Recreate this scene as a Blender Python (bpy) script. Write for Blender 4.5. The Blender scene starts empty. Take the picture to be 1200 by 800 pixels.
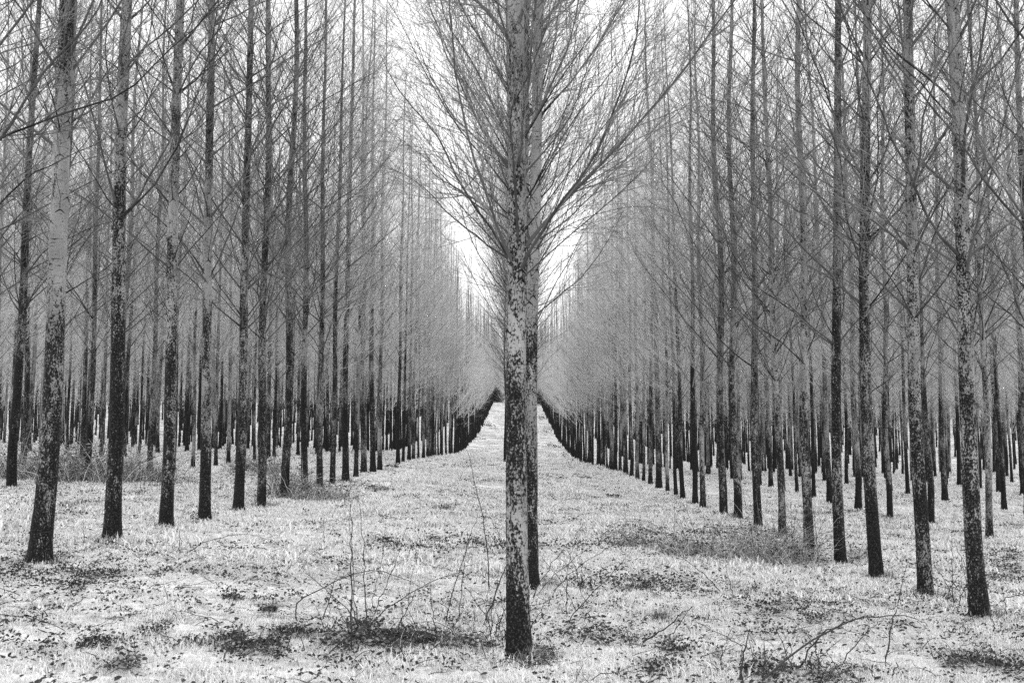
import bpy, math, random
import numpy as np
from mathutils import Matrix, Vector

R = math.radians
rng = np.random.default_rng(7)
random.seed(7)
scene = bpy.context.scene
C = scene.collection

# ------------------------------------------------------------------ camera
CAM_Z = 1.75
PITCH, YAW = 5.57, 0.31
cam_d = bpy.data.cameras.new('camera')
cam_d.sensor_width = 36; cam_d.lens = 36.0
cam_d.clip_start = 0.1; cam_d.clip_end = 3000
cam = bpy.data.objects.new('camera', cam_d); C.objects.link(cam)
cam.location = (0, 0, CAM_Z)
cam.rotation_euler = (R(90 + PITCH), 0, R(YAW))
scene.camera = cam
CAMROT = np.array(cam.rotation_euler.to_matrix())

# ------------------------------------------------------------------ overcast daylight
SUN_EL, SUN_AZ = 52, 200
w = bpy.data.worlds.new('World'); scene.world = w; w.use_nodes = True
nt = w.node_tree; nt.nodes.clear()
sky = nt.nodes.new('ShaderNodeTexSky'); sky.sky_type = 'NISHITA'; sky.sun_disc = False
sky.sun_elevation = R(SUN_EL); sky.sun_rotation = R(SUN_AZ); sky.dust_density = 6; sky.air_density = 1
bw = nt.nodes.new('ShaderNodeRGBToBW')
mx = nt.nodes.new('ShaderNodeMix'); mx.data_type = 'FLOAT'      # even cloud layer over the clear sky
mx.inputs[0].default_value = 0.88
bg = nt.nodes.new('ShaderNodeBackground'); bg.inputs['Strength'].default_value = 0.12
wo = nt.nodes.new('ShaderNodeOutputWorld')
tcw = nt.nodes.new('ShaderNodeTexCoord'); cn = nt.nodes.new('ShaderNodeTexNoise'); cn.inputs['Scale'].default_value = 2.6; cn.inputs['Detail'].default_value = 4
cm_ = nt.nodes.new('ShaderNodeMapRange'); cm_.inputs[1].default_value = .3; cm_.inputs[2].default_value = .7; cm_.inputs[3].default_value = 6.6; cm_.inputs[4].default_value = 9.4
nt.links.new(tcw.outputs['Generated'], cn.inputs['Vector']); nt.links.new(cn.outputs['Fac'], cm_.inputs[0]); nt.links.new(cm_.outputs[0], mx.inputs[3])
nt.links.new(sky.outputs[0], bw.inputs[0]); nt.links.new(bw.outputs[0], mx.inputs[2])
nt.links.new(mx.outputs[0], bg.inputs['Color']); nt.links.new(bg.outputs[0], wo.inputs[0])
sd = bpy.data.lights.new('sun', 'SUN'); sd.energy = 1.5; sd.angle = R(25); sd.color = (1, 1, 1)
so = bpy.data.objects.new('sun', sd); C.objects.link(so)
so.rotation_euler = (R(90 - SUN_EL), 0, R(180 - SUN_AZ) + math.pi)
scene.view_settings.view_transform = 'Standard'; scene.view_settings.look = 'None'
scene.view_settings.exposure = 0.88; scene.view_settings.gamma = 1.0
scene.cycles.max_bounces = 5; scene.cycles.diffuse_bounces = 3
scene.cycles.use_denoising = False; scene.cycles.denoising_input_passes = 'RGB_ALBEDO_NORMAL'

# ------------------------------------------------------------------ materials
def nodes(name):
    m = bpy.data.materials.new(name); m.use_nodes = True
    t = m.node_tree; b = t.nodes['Principled BSDF']
    b.inputs['Specular IOR Level'].default_value = 0.15
    b.inputs['Roughness'].default_value = 0.85
    return m, t, b
def N(t, kind, **kw):
    n = t.nodes.new(kind)
    for k, v in kw.items(): setattr(n, k, v)
    return n
def math_n(t, op, a, b=None, clamp=False):
    n = N(t, 'ShaderNodeMath', operation=op); n.use_clamp = clamp
    for i, v in ((0, a), (1, b)):
        if v is None: continue
        if isinstance(v, (int, float)): n.inputs[i].default_value = v
        else: t.links.new(v, n.inputs[i])
    return n.outputs[0]
def noise(t, vec, scale, detail=3, rough=.6):
    n = N(t, 'ShaderNodeTexNoise'); n.inputs['Scale'].default_value = scale
    n.inputs['Detail'].default_value = detail; n.inputs['Roughness'].default_value = rough
    t.links.new(vec, n.inputs['Vector']); return n.outputs['Fac']
def maprange(t, v, a, b, c, d):
    n = N(t, 'ShaderNodeMapRange'); n.interpolation_type = 'SMOOTHSTEP'
    for i, x in ((1, a), (2, b), (3, c), (4, d)): n.inputs[i].default_value = x
    t.links.new(v, n.inputs[0]); return n.outputs[0]
def mixf(t, f, a, b):
    n = N(t, 'ShaderNodeMix', data_type='FLOAT')
    for i, v in ((0, f), (2, a), (3, b)):
        if isinstance(v, (int, float)): n.inputs[i].default_value = v
        else: t.links.new(v, n.inputs[i])
    return n.outputs[0]

def bark_material():
    m, t, b = nodes('poplar_bark')
    tc = N(t, 'ShaderNodeTexCoord'); oi = N(t, 'ShaderNodeObjectInfo')
    geo = N(t, 'ShaderNodeNewGeometry')
    off = N(t, 'ShaderNodeVectorMath', operation='ADD')
    t.links.new(tc.outputs['Object'], off.inputs[0])
    rv = N(t, 'ShaderNodeCombineXYZ')
    t.links.new(math_n(t, 'MULTIPLY', oi.outputs['Random'], 37.0), rv.inputs[0])
    t.links.new(math_n(t, 'MULTIPLY', oi.outputs['Random'], 91.0), rv.inputs[1])
    t.links.new(rv.outputs[0], off.inputs[1])
    P = off.outputs[0]
    def scaled(sx, sz):
        s = N(t, 'ShaderNodeVectorMath', operation='MULTIPLY'); s.inputs[1].default_value = (sx, sx, sz)
        t.links.new(P, s.inputs[0]); return s.outputs[0]
    sep = N(t, 'ShaderNodeSeparateXYZ'); t.links.new(tc.outputs['Object'], sep.inputs[0])
    z = sep.outputs[2]
    # share of the bark that is rough and dark: nearly all at the foot, little higher up
    cov = math_n(t, 'ADD', maprange(t, z, .1, .9, .94, .68), maprange(t, z, .8, 2.4, 0, -.12))
    cov2 = maprange(t, z, 1.6, 4.5, .0, -.12)
    cov3 = maprange(t, z, 4.5, 10, .0, -.04)
    big = noise(t, scaled(1.5, .5), 1.3, 2)
    sep2 = N(t, 'ShaderNodeSeparateXYZ'); t.links.new(geo.outputs['Normal'], sep2.inputs[0])
    side = math_n(t, 'MULTIPLY', sep2.outputs[0], -.05)       # slightly more dark speckle on the left side of the stem
    colr = N(t, 'ShaderNodeSeparateColor'); t.links.new(oi.outputs['Color'], colr.inputs[0])
    bias = math_n(t, 'MULTIPLY', math_n(t, 'SUBTRACT', colr.outputs[0], .5), .6)
    c = math_n(t, 'ADD', math_n(t, 'ADD', cov, cov2), math_n(t, 'ADD', cov3, bias))
    c = math_n(t, 'ADD', c, side)
    c = math_n(t, 'ADD', c, math_n(t, 'MULTIPLY', math_n(t, 'SUBTRACT', big, .5), 1.6))
    spk = noise(t, scaled(1, .6), 62, 3, .7)
    spk2 = noise(t, scaled(1, .4), 20, 4, .65)
    mixs = math_n(t, 'ADD', math_n(t, 'MULTIPLY', spk, .62), math_n(t, 'MULTIPLY', spk2, .38))
    # mixs is about .5 +- .12: spread it to 0..1
    lv = math_n(t, 'ADD', math_n(t, 'MULTIPLY', math_n(t, 'SUBTRACT', mixs, .5), 3.2), .5)
    d = math_n(t, 'SUBTRACT', c, lv)
    dark = maprange(t, d, -.16, .08, 0, 1)
    lent = noise(t, scaled(1, 7), 7, 2, .5)
    lentm = maprange(t, lent, .66, .70, 0, .85)
    dark = math_n(t, 'MAXIMUM', dark, lentm)
    grain = noise(t, scaled(1, 1), 60, 2)
    pale = mixf(t, grain, .19, .40)
    tone = noise(t, scaled(1, .4), 4, 2)
    pale = math_n(t, 'MULTIPLY', pale, maprange(t, tone, .3, .7, .7, 1.15))
    drk = mixf(t, maprange(t, grain, .48, .75, 0, 1), .008, .07)
    col = mixf(t, dark, pale, drk)
    cc = N(t, 'ShaderNodeCombineColor')
    for i in range(3): t.links.new(col, cc.inputs[i])
    t.links.new(cc.outputs[0], b.inputs['Base Color'])
    bp = N(t, 'ShaderNodeBump'); bp.inputs['Strength'].default_value = .7; bp.inputs['Distance'].default_value = .012
    t.links.new(mixs, bp.inputs['Height']); t.links.new(bp.outputs[0], b.inputs['Normal'])
    return m

def grey(name, lo, hi, scale=8, obj=True, detail=3, own=.4):
    m, t, b = nodes(name)
    tc = N(t, 'ShaderNodeTexCoord'); oi = N(t, 'ShaderNodeObjectInfo')
    n = noise(t, tc.outputs['Object'], scale, detail)
    f = maprange(t, n, .3, .7, 0, 1)
    f = math_n(t, 'ADD', math_n(t, 'MULTIPLY', f, 1 - own), math_n(t, 'MULTIPLY', oi.outputs['Random'], own))
    col = mixf(t, f, lo, hi)
    cc = N(t, 'ShaderNodeCombineColor')
    for i in range(3): t.links.new(col, cc.inputs[i])
    t.links.new(cc.outputs[0], b.inputs['Base Color'])
    return m

M_bark = bark_material()
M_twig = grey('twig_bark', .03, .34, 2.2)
M_fartwig = grey('hazed_twig_bark', .36, .72, .6)  # pale far twigs, lightened further: distance haze put into the colour
M_limb = grey('limb_bark', .005, .13, 2.5, own=.65)
M_limbdark = grey('dark_limb_bark', .006, .03, 9)
M_scar = grey('branch_scar', .008, .03, 20)
M_grass = grey('pale_grass', .52, .90, 14, detail=4)
M_long = grey('long_dry_grass', .03, .42, 9)
M_leaf = grey('dead_leaf', .012, .07, 15)
M_leaf2 = grey('bramble_leaf', .02, .40, 12)
M_stalk = grey('dry_stalk', .015, .07, 12)
M_shrub = grey('shrub_foliage', .04, .10, 1.5)

def ground_material():
    m, t, b = nodes('frosted_turf')
    tc = N(t, 'ShaderNodeTexCoord'); P = tc.outputs['Object']
    a = noise(t, P, .35, 4); f = noise(t, P, 6, 4, .7); g = noise(t, P, 28, 3, .7)
    st = N(t, 'ShaderNodeVectorMath', operation='MULTIPLY'); st.inputs[1].default_value = (.35, 1, 1)
    t.links.new(P, st.inputs[0])
    h = noise(t, st.outputs[0], 1.2, 4, .65)
    s = math_n(t, 'ADD', math_n(t, 'MULTIPLY', f, .45), math_n(t, 'MULTIPLY', g, .35))
    s = math_n(t, 'ADD', s, math_n(t, 'MULTIPLY', h, .45))
    s = math_n(t, 'ADD', s, math_n(t, 'MULTIPLY', a, .15))
    v = maprange(t, s, .56, .77, .06, .70)
    cc = N(t, 'ShaderNodeCombineColor')
    for i in range(3): t.links.new(v, cc.inputs[i])
    t.links.new(cc.outputs[0], b.inputs['Base Color'])
    bp = N(t, 'ShaderNodeBump'); bp.inputs['Strength'].default_value = .8; bp.inputs['Distance'].default_value = .04
    t.links.new(g, bp.inputs['Height']); t.links.new(bp.outputs[0], b.inputs['Normal'])
    return m
M_ground = ground_material()

# ------------------------------------------------------------------ terrain height
_lat = np.random.default_rng(3).random((256, 256))
def vnoise(x, y):
    xi = np.floor(x).astype(int); yi = np.floor(y).astype(int)
    fx = x - xi; fy = y - yi; fx = fx * fx * (3 - 2 * fx); fy = fy * fy * (3 - 2 * fy)
    a = _lat[xi % 256, yi % 256]; b = _lat[(xi + 1) % 256, yi % 256]
    c = _lat[xi % 256, (yi + 1) % 256]; d = _lat[(xi + 1) % 256, (yi + 1) % 256]
    return (a * (1 - fx) + b * fx) * (1 - fy) + (c * (1 - fx) + d * fx) * fy - .5
PY = np.array([-60, 0, 12, 20, 26, 32, 40, 53, 65, 88, 97, 110, 130, 143, 182, 195, 235, 262, 300, 400, 600, 1200.])
PZ = np.array([-1.85, -1.76, -1.76, -1.72, -1.66, -1.66, -1.50, -1.34, -1.35, -1.48, -1.42, -1.0, -.1, .65, 3.9, 4.9, 8.6, 9.4, 10.2, 12, 14, 16])
def G(x, y):
    x = np.asarray(x, float); y = np.asarray(y, float)
    sm = np.clip(np.abs(y) * .02, .2, 6)
    p = sum(np.interp(y + k * sm, PY, PZ) for k in (-1, -.5, 0, .5, 1)) / 5
    z = p - .0625 * 18 * np.tanh(x / 18) + CAM_Z
    z = z + .10 * vnoise(x * .22 + 40, y * .22 + 9) + .05 * vnoise(x * .9 + 5, y * .9) + .035 * vnoise(x * 3 + 7, y * 3 + 3)
    return z
def ray(px, py):
    return CAMROT @ np.array([(px - 600) / 1200, (400 - py) / 1200, -1.0])
def at_depth(px, py, D):
    d = ray(px, py); return np.array([0, 0, CAM_Z]) + d * (D / d[1])
_HD = np.concatenate([np.arange(4, 16, .03), np.arange(16, 60, .12), np.arange(60, 330, 1.)])
def hit(px, py):
    d = ray(px, py); d = d / d[1]
    P = np.array([0, 0, CAM_Z]) + d * _HD[:, None]; g_ = G(P[:, 0], P[:, 1])
    i = int(np.argmax(P[:, 2] <= g_))
    return np.array([P[i, 0], P[i, 1], g_[i]])

# ------------------------------------------------------------------ mesh helpers
class MB:
    """collects vertices and faces of one mesh"""
    def __init__(s): s.v = []; s.tri = []; s.mi = []; s.n = 0
    def add(s, v, f, mi=0):
        v = np.asarray(v, float).reshape(-1, 3); f = np.asarray(f, int).reshape(-1, 3)
        s.v.append(v); s.tri.append(f + s.n); s.mi.append(np.full(len(f), mi)); s.n += len(v)
    def mesh(s, name, mats, smooth=True):
        me = bpy.data.meshes.new(name)
        if s.n:
            v = np.concatenate(s.v); f = np.concatenate(s.tri); mi = np.concatenate(s.mi)
            me.vertices.add(len(v)); me.vertices.foreach_set('co', v.astype(np.float32).ravel())
            me.loops.add(len(f) * 3); me.loops.foreach_set('vertex_index', f.astype(np.int32).ravel())
            me.polygons.add(len(f)); me.polygons.foreach_set('loop_start', (np.arange(len(f)) * 3).astype(np.int32))
            me.polygons.foreach_set('material_index', mi.astype(np.int32))
            if smooth: me.polygons.foreach_set('use_smooth', np.ones(len(f), bool))
        for m in (mats if isinstance(mats, list) else [mats]): me.materials.append(m)
        me.update(calc_edges=True)
        return me
def tubes(mb, P, Rr, sides=3, mi=0):
    """P (N,K,3) centre lines, Rr (N,K) radii"""
    P = np.asarray(P, float); Rr = np.asarray(Rr, float)
    if P.ndim == 2: P = P[None]; Rr = Rr[None]
    n, k, _ = P.shape
    if n == 0: return
    T = np.gradient(P, axis=1); T /= np.linalg.norm(T, axis=2, keepdims=True) + 1e-9
    ref = np.where(np.abs(T[..., 2:3]) > .92, np.array([1., 0, 0]), np.array([0, 0, 1.]))
    A = np.cross(T, ref); A /= np.linalg.norm(A, axis=2, keepdims=True) + 1e-9
    B = np.cross(T, A)
    th = np.arange(sides) * 2 * np.pi / sides
    V = P[:, :, None] + Rr[:, :, None, None] * (A[:, :, None] * np.cos(th)[:, None] + B[:, :, None] * np.sin(th)[:, None])
    base = (np.arange(n) * k * sides)[:, None, None] + (np.arange(k - 1) * sides)[None, :, None] + np.arange(sides)[None, None]
    nxt = (np.arange(n) * k * sides)[:, None, None] + (np.arange(k - 1) * sides)[None, :, None] + ((np.arange(sides) + 1) % sides)[None, None]
    f = np.stack([np.stack([base, nxt, nxt + sides], -1), np.stack([base, nxt + sides, base + sides], -1)], 3)
    mb.add(V, f, mi)
def spawn(P, Rr, root, per, s0, s1, ang, lfun, K, rk, rmin, g, up=.25, wig=.06):
    """children along parents: returns P, R, root id, length"""
    n, k, _ = P.shape
    seg = np.linalg.norm(np.diff(P, axis=1), axis=2); L = seg.sum(1)
    cnt = np.maximum(1, np.round(per * L * g.uniform(.7, 1.3, n))).astype(int)
    par = np.repeat(np.arange(n), cnt); m = len(par)
    s = g.uniform(s0, s1, m); q = s * (k - 1); i = np.minimum(q.astype(int), k - 2); fr = (q - i)[:, None]
    p0 = P[par, i] * (1 - fr) + P[par, i + 1] * fr
    t = P[par, i + 1] - P[par, i]; t /= np.linalg.norm(t, axis=1, keepdims=True) + 1e-9
    r0 = np.interp(s, [0, 1], [1, 0]) * 0 + (Rr[par, i] * (1 - fr[:, 0]) + Rr[par, i + 1] * fr[:, 0])
    rv = g.normal(size=(m, 3)); rv -= (rv * t).sum(1, keepdims=True) * t; rv /= np.linalg.norm(rv, axis=1, keepdims=True)
    a = np.radians(g.uniform(ang[0], ang[1], m))[:, None]
    d = t * np.cos(a) + rv * np.sin(a)
    ln = lfun(s, L[par]) * g.uniform(.55, 1.25, m)
    r = np.maximum(r0 * rk, rmin)
    pts = [p0]; dd = d
    st = (ln / (K - 1))[:, None]
    for j in range(K - 1):
        dd = dd + np.array([0, 0, up / (K - 1)]) + g.normal(size=(m, 3)) * wig
        dd = dd / np.linalg.norm(dd, axis=1, keepdims=True)
        pts.append(pts[-1] + dd * st)
    PP = np.stack(pts, 1)
    ta = np.linspace(1, .25, K)[None]
    return PP, np.maximum(r[:, None] * ta, rmin * .5), root[par], ln
def link(name, me, parent=None, loc=None):
    o = bpy.data.objects.new(name, me); C.objects.link(o)
    if parent is not None: o.parent = parent
    if loc is not None: o.location = loc
    return o
def empty(name, loc, label, cat, group=None):
    o = bpy.data.objects.new(name, None); C.objects.link(o); o.location = loc
    o.empty_display_size = .2; o['label'] = label; o['category'] = cat
    if group: o['group'] = group
    return o

# ------------------------------------------------------------------ poplar generator
def poplar(seed, H, r0, first, lod, nsplit=0, axis=None, nodead=False, extra=None, dense=1.0, flare=.26, spread=1.0, lmax=3.9, shoots=1.0):
    """lod 0 near, 1 middle, 2 far. Returns dict of meshes: trunk, crown, branches[]"""
    g = np.random.default_rng(seed)
    ph = g.uniform(0, 6.28, 4); am = g.uniform(.015, .05, 2)
    bl = g.uniform(-.06, .06, 2)
    def ax(z):
        z = np.asarray(z, float)
        if axis is not None: return axis(z)
        x = am[0] * np.sin(z * .9 + ph[0]) * np.minimum(z, 1) + bl[0] * (1 - np.exp(-z / 1.2)) + .0009 * z * z * math.sin(ph[2])
        y = am[1] * np.sin(z * .7 + ph[1]) * np.minimum(z, 1) + bl[1] * (1 - np.exp(-z / 1.5)) + .0009 * z * z * math.cos(ph[2])
        return x, y
    def rad(z):
        z = np.asarray(z, float)
        return r0 * (np.clip(1 - z / H, 0, 1) ** .75 * .97 + .03) * (1 + flare * np.exp(-z / .12) + .12 * np.exp(-z / .8))
    # trunk
    mb = MB()
    nz, ns = ((110, 18), (26, 8), (12, 5))[lod]
    zz = np.concatenate([[-.25], np.linspace(0, 1, nz) ** (1.5 if lod == 0 else 1.2) * H])
    x, y = ax(np.maximum(zz, 0)); th = np.arange(ns) * 2 * np.pi / ns
    rr = rad(np.maximum(zz, 0))[:, None] * np.ones(ns)
    if lod == 0:
        lump = vnoise(np.cos(th)[None] * 1.3 + 9 + seed, zz[:, None] * 2.2 + np.sin(th)[None] * 1.3)
        fine = vnoise(np.cos(th)[None] * 5 + 30 + seed, zz[:, None] * 9 + np.sin(th)[None] * 5)
        rr = rr * (1 + .10 * lump + .07 * fine * np.exp(-zz[:, None] / 4)
                   + .16 * np.exp(-np.maximum(zz, 0) / .18)[:, None] * np.sin(th * 4 + ph[3])[None])
    V = np.stack([x[:, None] + rr * np.cos(th), y[:, None] + rr * np.sin(th), zz[:, None] + 0 * th], -1)
    k = len(zz); b = np.arange(k - 1)[:, None] * ns + np.arange(ns); nx = np.arange(k - 1)[:, None] * ns + (np.arange(ns) + 1) % ns
    mb.add(V, np.stack([np.stack([b, nx, nx + ns], -1), np.stack([b, nx + ns, b + ns], -1)], 2))
    # whorled limbs
    zs, az, a0, Ls = [], [], [], []
    z = first
    while z < H - .5:
        n = g.integers(4, 7) if lod < 2 else 3
        azo = g.uniform(0, 6.28)
        for j in range(n):
            zs.append(z + g.uniform(-.12, .18)); az.append(azo + j * 6.28 / n + g.uniform(-.35, .35))
            top = (H - z)
            Ls.append(min(lmax, .3 + top * .315) * g.uniform(.45, 1.12)); a0.append(g.uniform(34, 56) * spread)
        for j in range(int(g.integers(2, 6) * shoots) if lod < 2 else 1):      # small shoots between whorls
            zs.append(z + g.uniform(.15, .8)); az.append(g.uniform(0, 6.28)); Ls.append(g.uniform(.35, 1.3)); a0.append(g.uniform(35, 65))
        z += g.uniform(.75, 1.15) if lod < 2 else 1.4
    if not nodead:
        for j in range(9 if lod == 0 else 5 if lod == 1 else 2):     # thin dead shoots low on the stem
            zs.append(g.uniform(first - 1.3, first)); az.append(g.uniform(0, 6.28)); Ls.append(g.uniform(.2, .9)); a0.append(g.uniform(40, 70))
    zs = np.array(zs); az = np.array(az); a0 = np.radians(a0); Ls = np.array(Ls); n = len(zs)
    K = (13, 6, 4)[lod]
    bx, by = ax(zs); rt = rad(zs)
    hd = np.stack([np.cos(az), np.sin(az), 0 * az], 1)
    p = np.stack([bx, by, zs], 1) + hd * (rt * .7)[:, None]
    pts = [p]; st = (Ls / (K - 1))[:, None]; ang = a0.copy(); side = g.normal(size=(n, 3)) * .05; side[:, 2] = 0
    for j in range(K - 1):
        ang = ang * (1 - .035 * 8 / (K - 1)) + g.normal(size=n) * .035
        side = side * .9 + g.normal(size=(n, 3)) * (.085 if lod == 0 else .06)
        d = hd * np.sin(ang)[:, None] + np.array([0, 0, 1]) * np.cos(ang)[:, None] + side
        d /= np.linalg.norm(d, axis=1, keepdims=True)
        pts.append(pts[-1] + d * st)
    P1 = np.stack(pts, 1)
    rb = np.minimum(.0030 + .0036 * Ls, rt * .5) * (.95, 1.05, 1.4)[lod]
    tap = np.linspace(1, .18, K)[None] ** .8
    R1 = rb[:, None] * tap; R1[:, 0] *= 1.5
    if extra is not None:
        for e in extra:                                       # limbs seen in the photograph, first in the list
            q = np.array(e['p'], float); s = np.linspace(0, 1, len(q)); s2 = np.linspace(0, 1, K)
            q2 = np.stack([np.interp(s2, s, q[:, c]) for c in range(3)], 1)
            q2[1:-1] = q2[1:-1] * .6 + (q2[:-2] + q2[2:]) * .2
            P1 = np.concatenate([q2[None], P1]); R1 = np.concatenate([(e['r'] * tap), R1]); zs = np.concatenate([[q2[0, 2]], zs])
        R1 = np.maximum(R1, .002)
    root = np.arange(len(P1))
    if lod == 0:
        P2, R2, q2, _ = spawn(P1, R1, root, 5.2 * dense, .12, .97, (20, 45), lambda s, L: .2 + .5 * L * (1 - s * .7), 7, .5, .0022, g, wig=.08)
        P3, R3, q3, _ = spawn(P2, R2, q2, 4.1 * dense, .15, .98, (22, 50), lambda s, L: .10 + .36 * L, 5, .6, .0018, g, wig=.09)
        lv = [(P1, R1, root, 5), (P2, R2, q2, 3), (P3, R3, q3, 3)]
    elif lod == 1:
        P2, R2, q2, _ = spawn(P1, R1, root, 5.1, .12, .97, (20, 50), lambda s, L: .22 + .46 * L * (1 - s * .7), 5, .6, .0028, g, wig=.08)
        P3, R3, q3, _ = spawn(P2, R2, q2, 3.4, .15, .98, (22, 50), lambda s, L: .14 + .36 * L, 4, .7, .0025, g, wig=.09)
        lv = [(P1, R1, root, 3), (P2, R2, q2, 3), (P3, R3, q3, 3)]
    else:
        P2, R2, q2, _ = spawn(P1, R1, root, 4.4, .1, .97, (20, 45), lambda s, L: .3 + .45 * L * (1 - s * .7), 4, .8, .0050, g)
        lv = [(P1, R1, root, 3), (P2, R2, q2, 3)]
    if lod == 0:                                             # dark brow-shaped scars under the limbs
        m = np.where((zs < 9))[0]
        for i in m:
            b0 = P1[i, 0]; c = np.array(ax(b0[2])); v = b0[:2] - c; a = math.atan2(v[1], v[0]); rr_ = float(rad(b0[2]))
            wd = min(.8, .02 / rr_ * 2 + g.uniform(.0, .3)); sz_ = g.uniform(.35, .95)
            for sg in (-1, 1):
                tt = np.linspace(0, 1, 4); aa = a + sg * wd * tt; zz_ = b0[2] + .01 - .05 * tt ** 1.2 * g.uniform(.7, 1.4)
                q = np.stack([c[0] + np.cos(aa) * rr_ * 1.0, c[1] + np.sin(aa) * rr_ * 1.0, zz_], 1)
                tubes(mb, q, np.array([.015, .011, .007, .002]) * sz_ * g.uniform(.7, 1.2, 4), 4, 1)
    out = {'trunk': mb.mesh('trunk', [M_bark, M_scar])}
    if lod == 2:
        for (P_, R_, q_, sd_) in lv: tubes(mb, P_, R_, sd_, 1)
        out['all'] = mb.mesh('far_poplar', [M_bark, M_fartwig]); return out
    order = np.argsort(zs) if extra is None else np.concatenate([np.arange(len(extra)), len(extra) + np.argsort(zs[len(extra):])])
    long_ = [i for i in order if np.linalg.norm(P1[i, -1] - P1[i, 0]) > .9][:nsplit]
    out['branches'] = []
    for i in long_:
        bm_ = MB()
        for li, (P_, R_, q_, sd_) in enumerate(lv):
            s = q_ == i; tubes(bm_, P_[s], R_[s], sd_, 0 if li == 0 else 1)
        out['branches'].append(bm_.mesh('branch', [M_limb, M_twig]))
    cm = MB()
    for li, (P_, R_, q_, sd_) in enumerate(lv):
        s = ~np.isin(q_, long_); tubes(cm, P_[s], R_[s], sd_, 0 if li == 0 else 1)
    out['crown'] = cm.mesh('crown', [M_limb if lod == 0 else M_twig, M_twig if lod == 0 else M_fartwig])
    return out

def plant(par, name, loc, rot, scale, label, group, tone=.5):
    t = empty(name, loc, label, 'tree', group); t.rotation_euler = (random.gauss(0, .007), random.gauss(0, .007), rot) if scale != 1 else (0, 0, rot); u = 1 if scale == 1 else random.uniform(.80, 1.14); t.scale = (scale * u, scale * u, scale)
    for key in ('trunk', 'crown'):
        o = link(key, par[key], t); o.color = (tone, tone, tone, 1)
    for me in par.get('branches', ()): link('branch', me, t)
    return t

# ------------------------------------------------------------------ the ground sheet
def ground():
    def axis_(lim, fine, f0, grow):
        a = [0.]; s = fine
        while a[-1] < lim:
            if a[-1] > f0: s *= grow
            a.append(a[-1] + s)
        return np.array(a)
    xs = axis_(700, .11, 7, 1.035); xs = np.concatenate([-xs[:0:-1], xs])
    ys = axis_(1200, .11, 16, 1.025); yb = -axis_(60, .6, 2, 1.15)[:0:-1]; ys = np.concatenate([yb, ys])
    X, Y = np.meshgrid(xs, ys); Z = G(X, Y)
    n, m = X.shape; i = np.arange((n - 1))[:, None] * m + np.arange(m - 1)
    mb = MB(); mb.add(np.stack([X, Y, Z], -1), np.stack([np.stack([i, i + 1, i + m + 1], -1), np.stack([i, i + m + 1, i + m], -1)], 2))
    o = link('ground', mb.mesh('ground', M_ground)); o['kind'] = 'structure'
ground()

# ------------------------------------------------------------------ instancer for countless things (one object)
def scatter(name, sources, pts, rot, scl, idx, tilt=None, kind='stuff', cat=None, label=None, group=None):
    col = bpy.data.collections.new(name + '_source')
    for i, me in enumerate(sources):
        so_ = bpy.data.objects.new('%s_piece_%02d' % (name, i), me); col.objects.link(so_)
    me = bpy.data.meshes.new(name); me.vertices.add(len(pts)); me.vertices.foreach_set('co', np.asarray(pts, np.float32).ravel())
    eul = np.zeros((len(pts), 3), np.float32); eul[:, 2] = rot
    if tilt is not None: eul[:, 0] = tilt[:, 0]; eul[:, 1] = tilt[:, 1]
    a = me.attributes.new('rot', 'FLOAT_VECTOR', 'POINT'); a.data.foreach_set('vector', eul.ravel())
    a = me.attributes.new('scl', 'FLOAT', 'POINT'); a.data.foreach_set('value', np.asarray(scl, np.float32))
    a = me.attributes.new('idx', 'INT', 'POINT'); a.data.foreach_set('value', np.asarray(idx, np.int32))
    o = link(name, me); o['kind'] = kind
    if label: o['label'] = label
    if cat: o['category'] = cat
    if group: o['group'] = group
    ng = bpy.data.node_groups.new(name, 'GeometryNodeTree')
    ng.interface.new_socket('Geometry', in_out='INPUT', socket_type='NodeSocketGeometry')
    ng.interface.new_socket('Geometry', in_out='OUTPUT', socket_type='NodeSocketGeometry')
    gi = ng.nodes.new('NodeGroupInput'); go = ng.nodes.new('NodeGroupOutput')
    ci = ng.nodes.new('GeometryNodeCollectionInfo'); ci.inputs['Collection'].default_value = col
    ci.inputs['Separate Children'].default_value = True; ci.inputs['Reset Children'].default_value = True
    ip = ng.nodes.new('GeometryNodeInstanceOnPoints'); ip.inputs['Pick Instance'].default_value = True
    def na(nm, ty):
        q = ng.nodes.new('GeometryNodeInputNamedAttribute'); q.data_type = ty; q.inputs['Name'].default_value = nm; return q.outputs['Attribute']
    ng.links.new(gi.outputs[0], ip.inputs['Points']); ng.links.new(ci.outputs[0], ip.inputs['Instance'])
    ng.links.new(na('idx', 'INT'), ip.inputs['Instance Index']); ng.links.new(na('rot', 'FLOAT_VECTOR'), ip.inputs['Rotation'])
    ng.links.new(na('scl', 'FLOAT'), ip.inputs['Scale']); ng.links.new(ip.outputs[0], go.inputs[0])
    md = o.modifiers.new('instances', 'NODES'); md.node_group = ng
    return o

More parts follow.
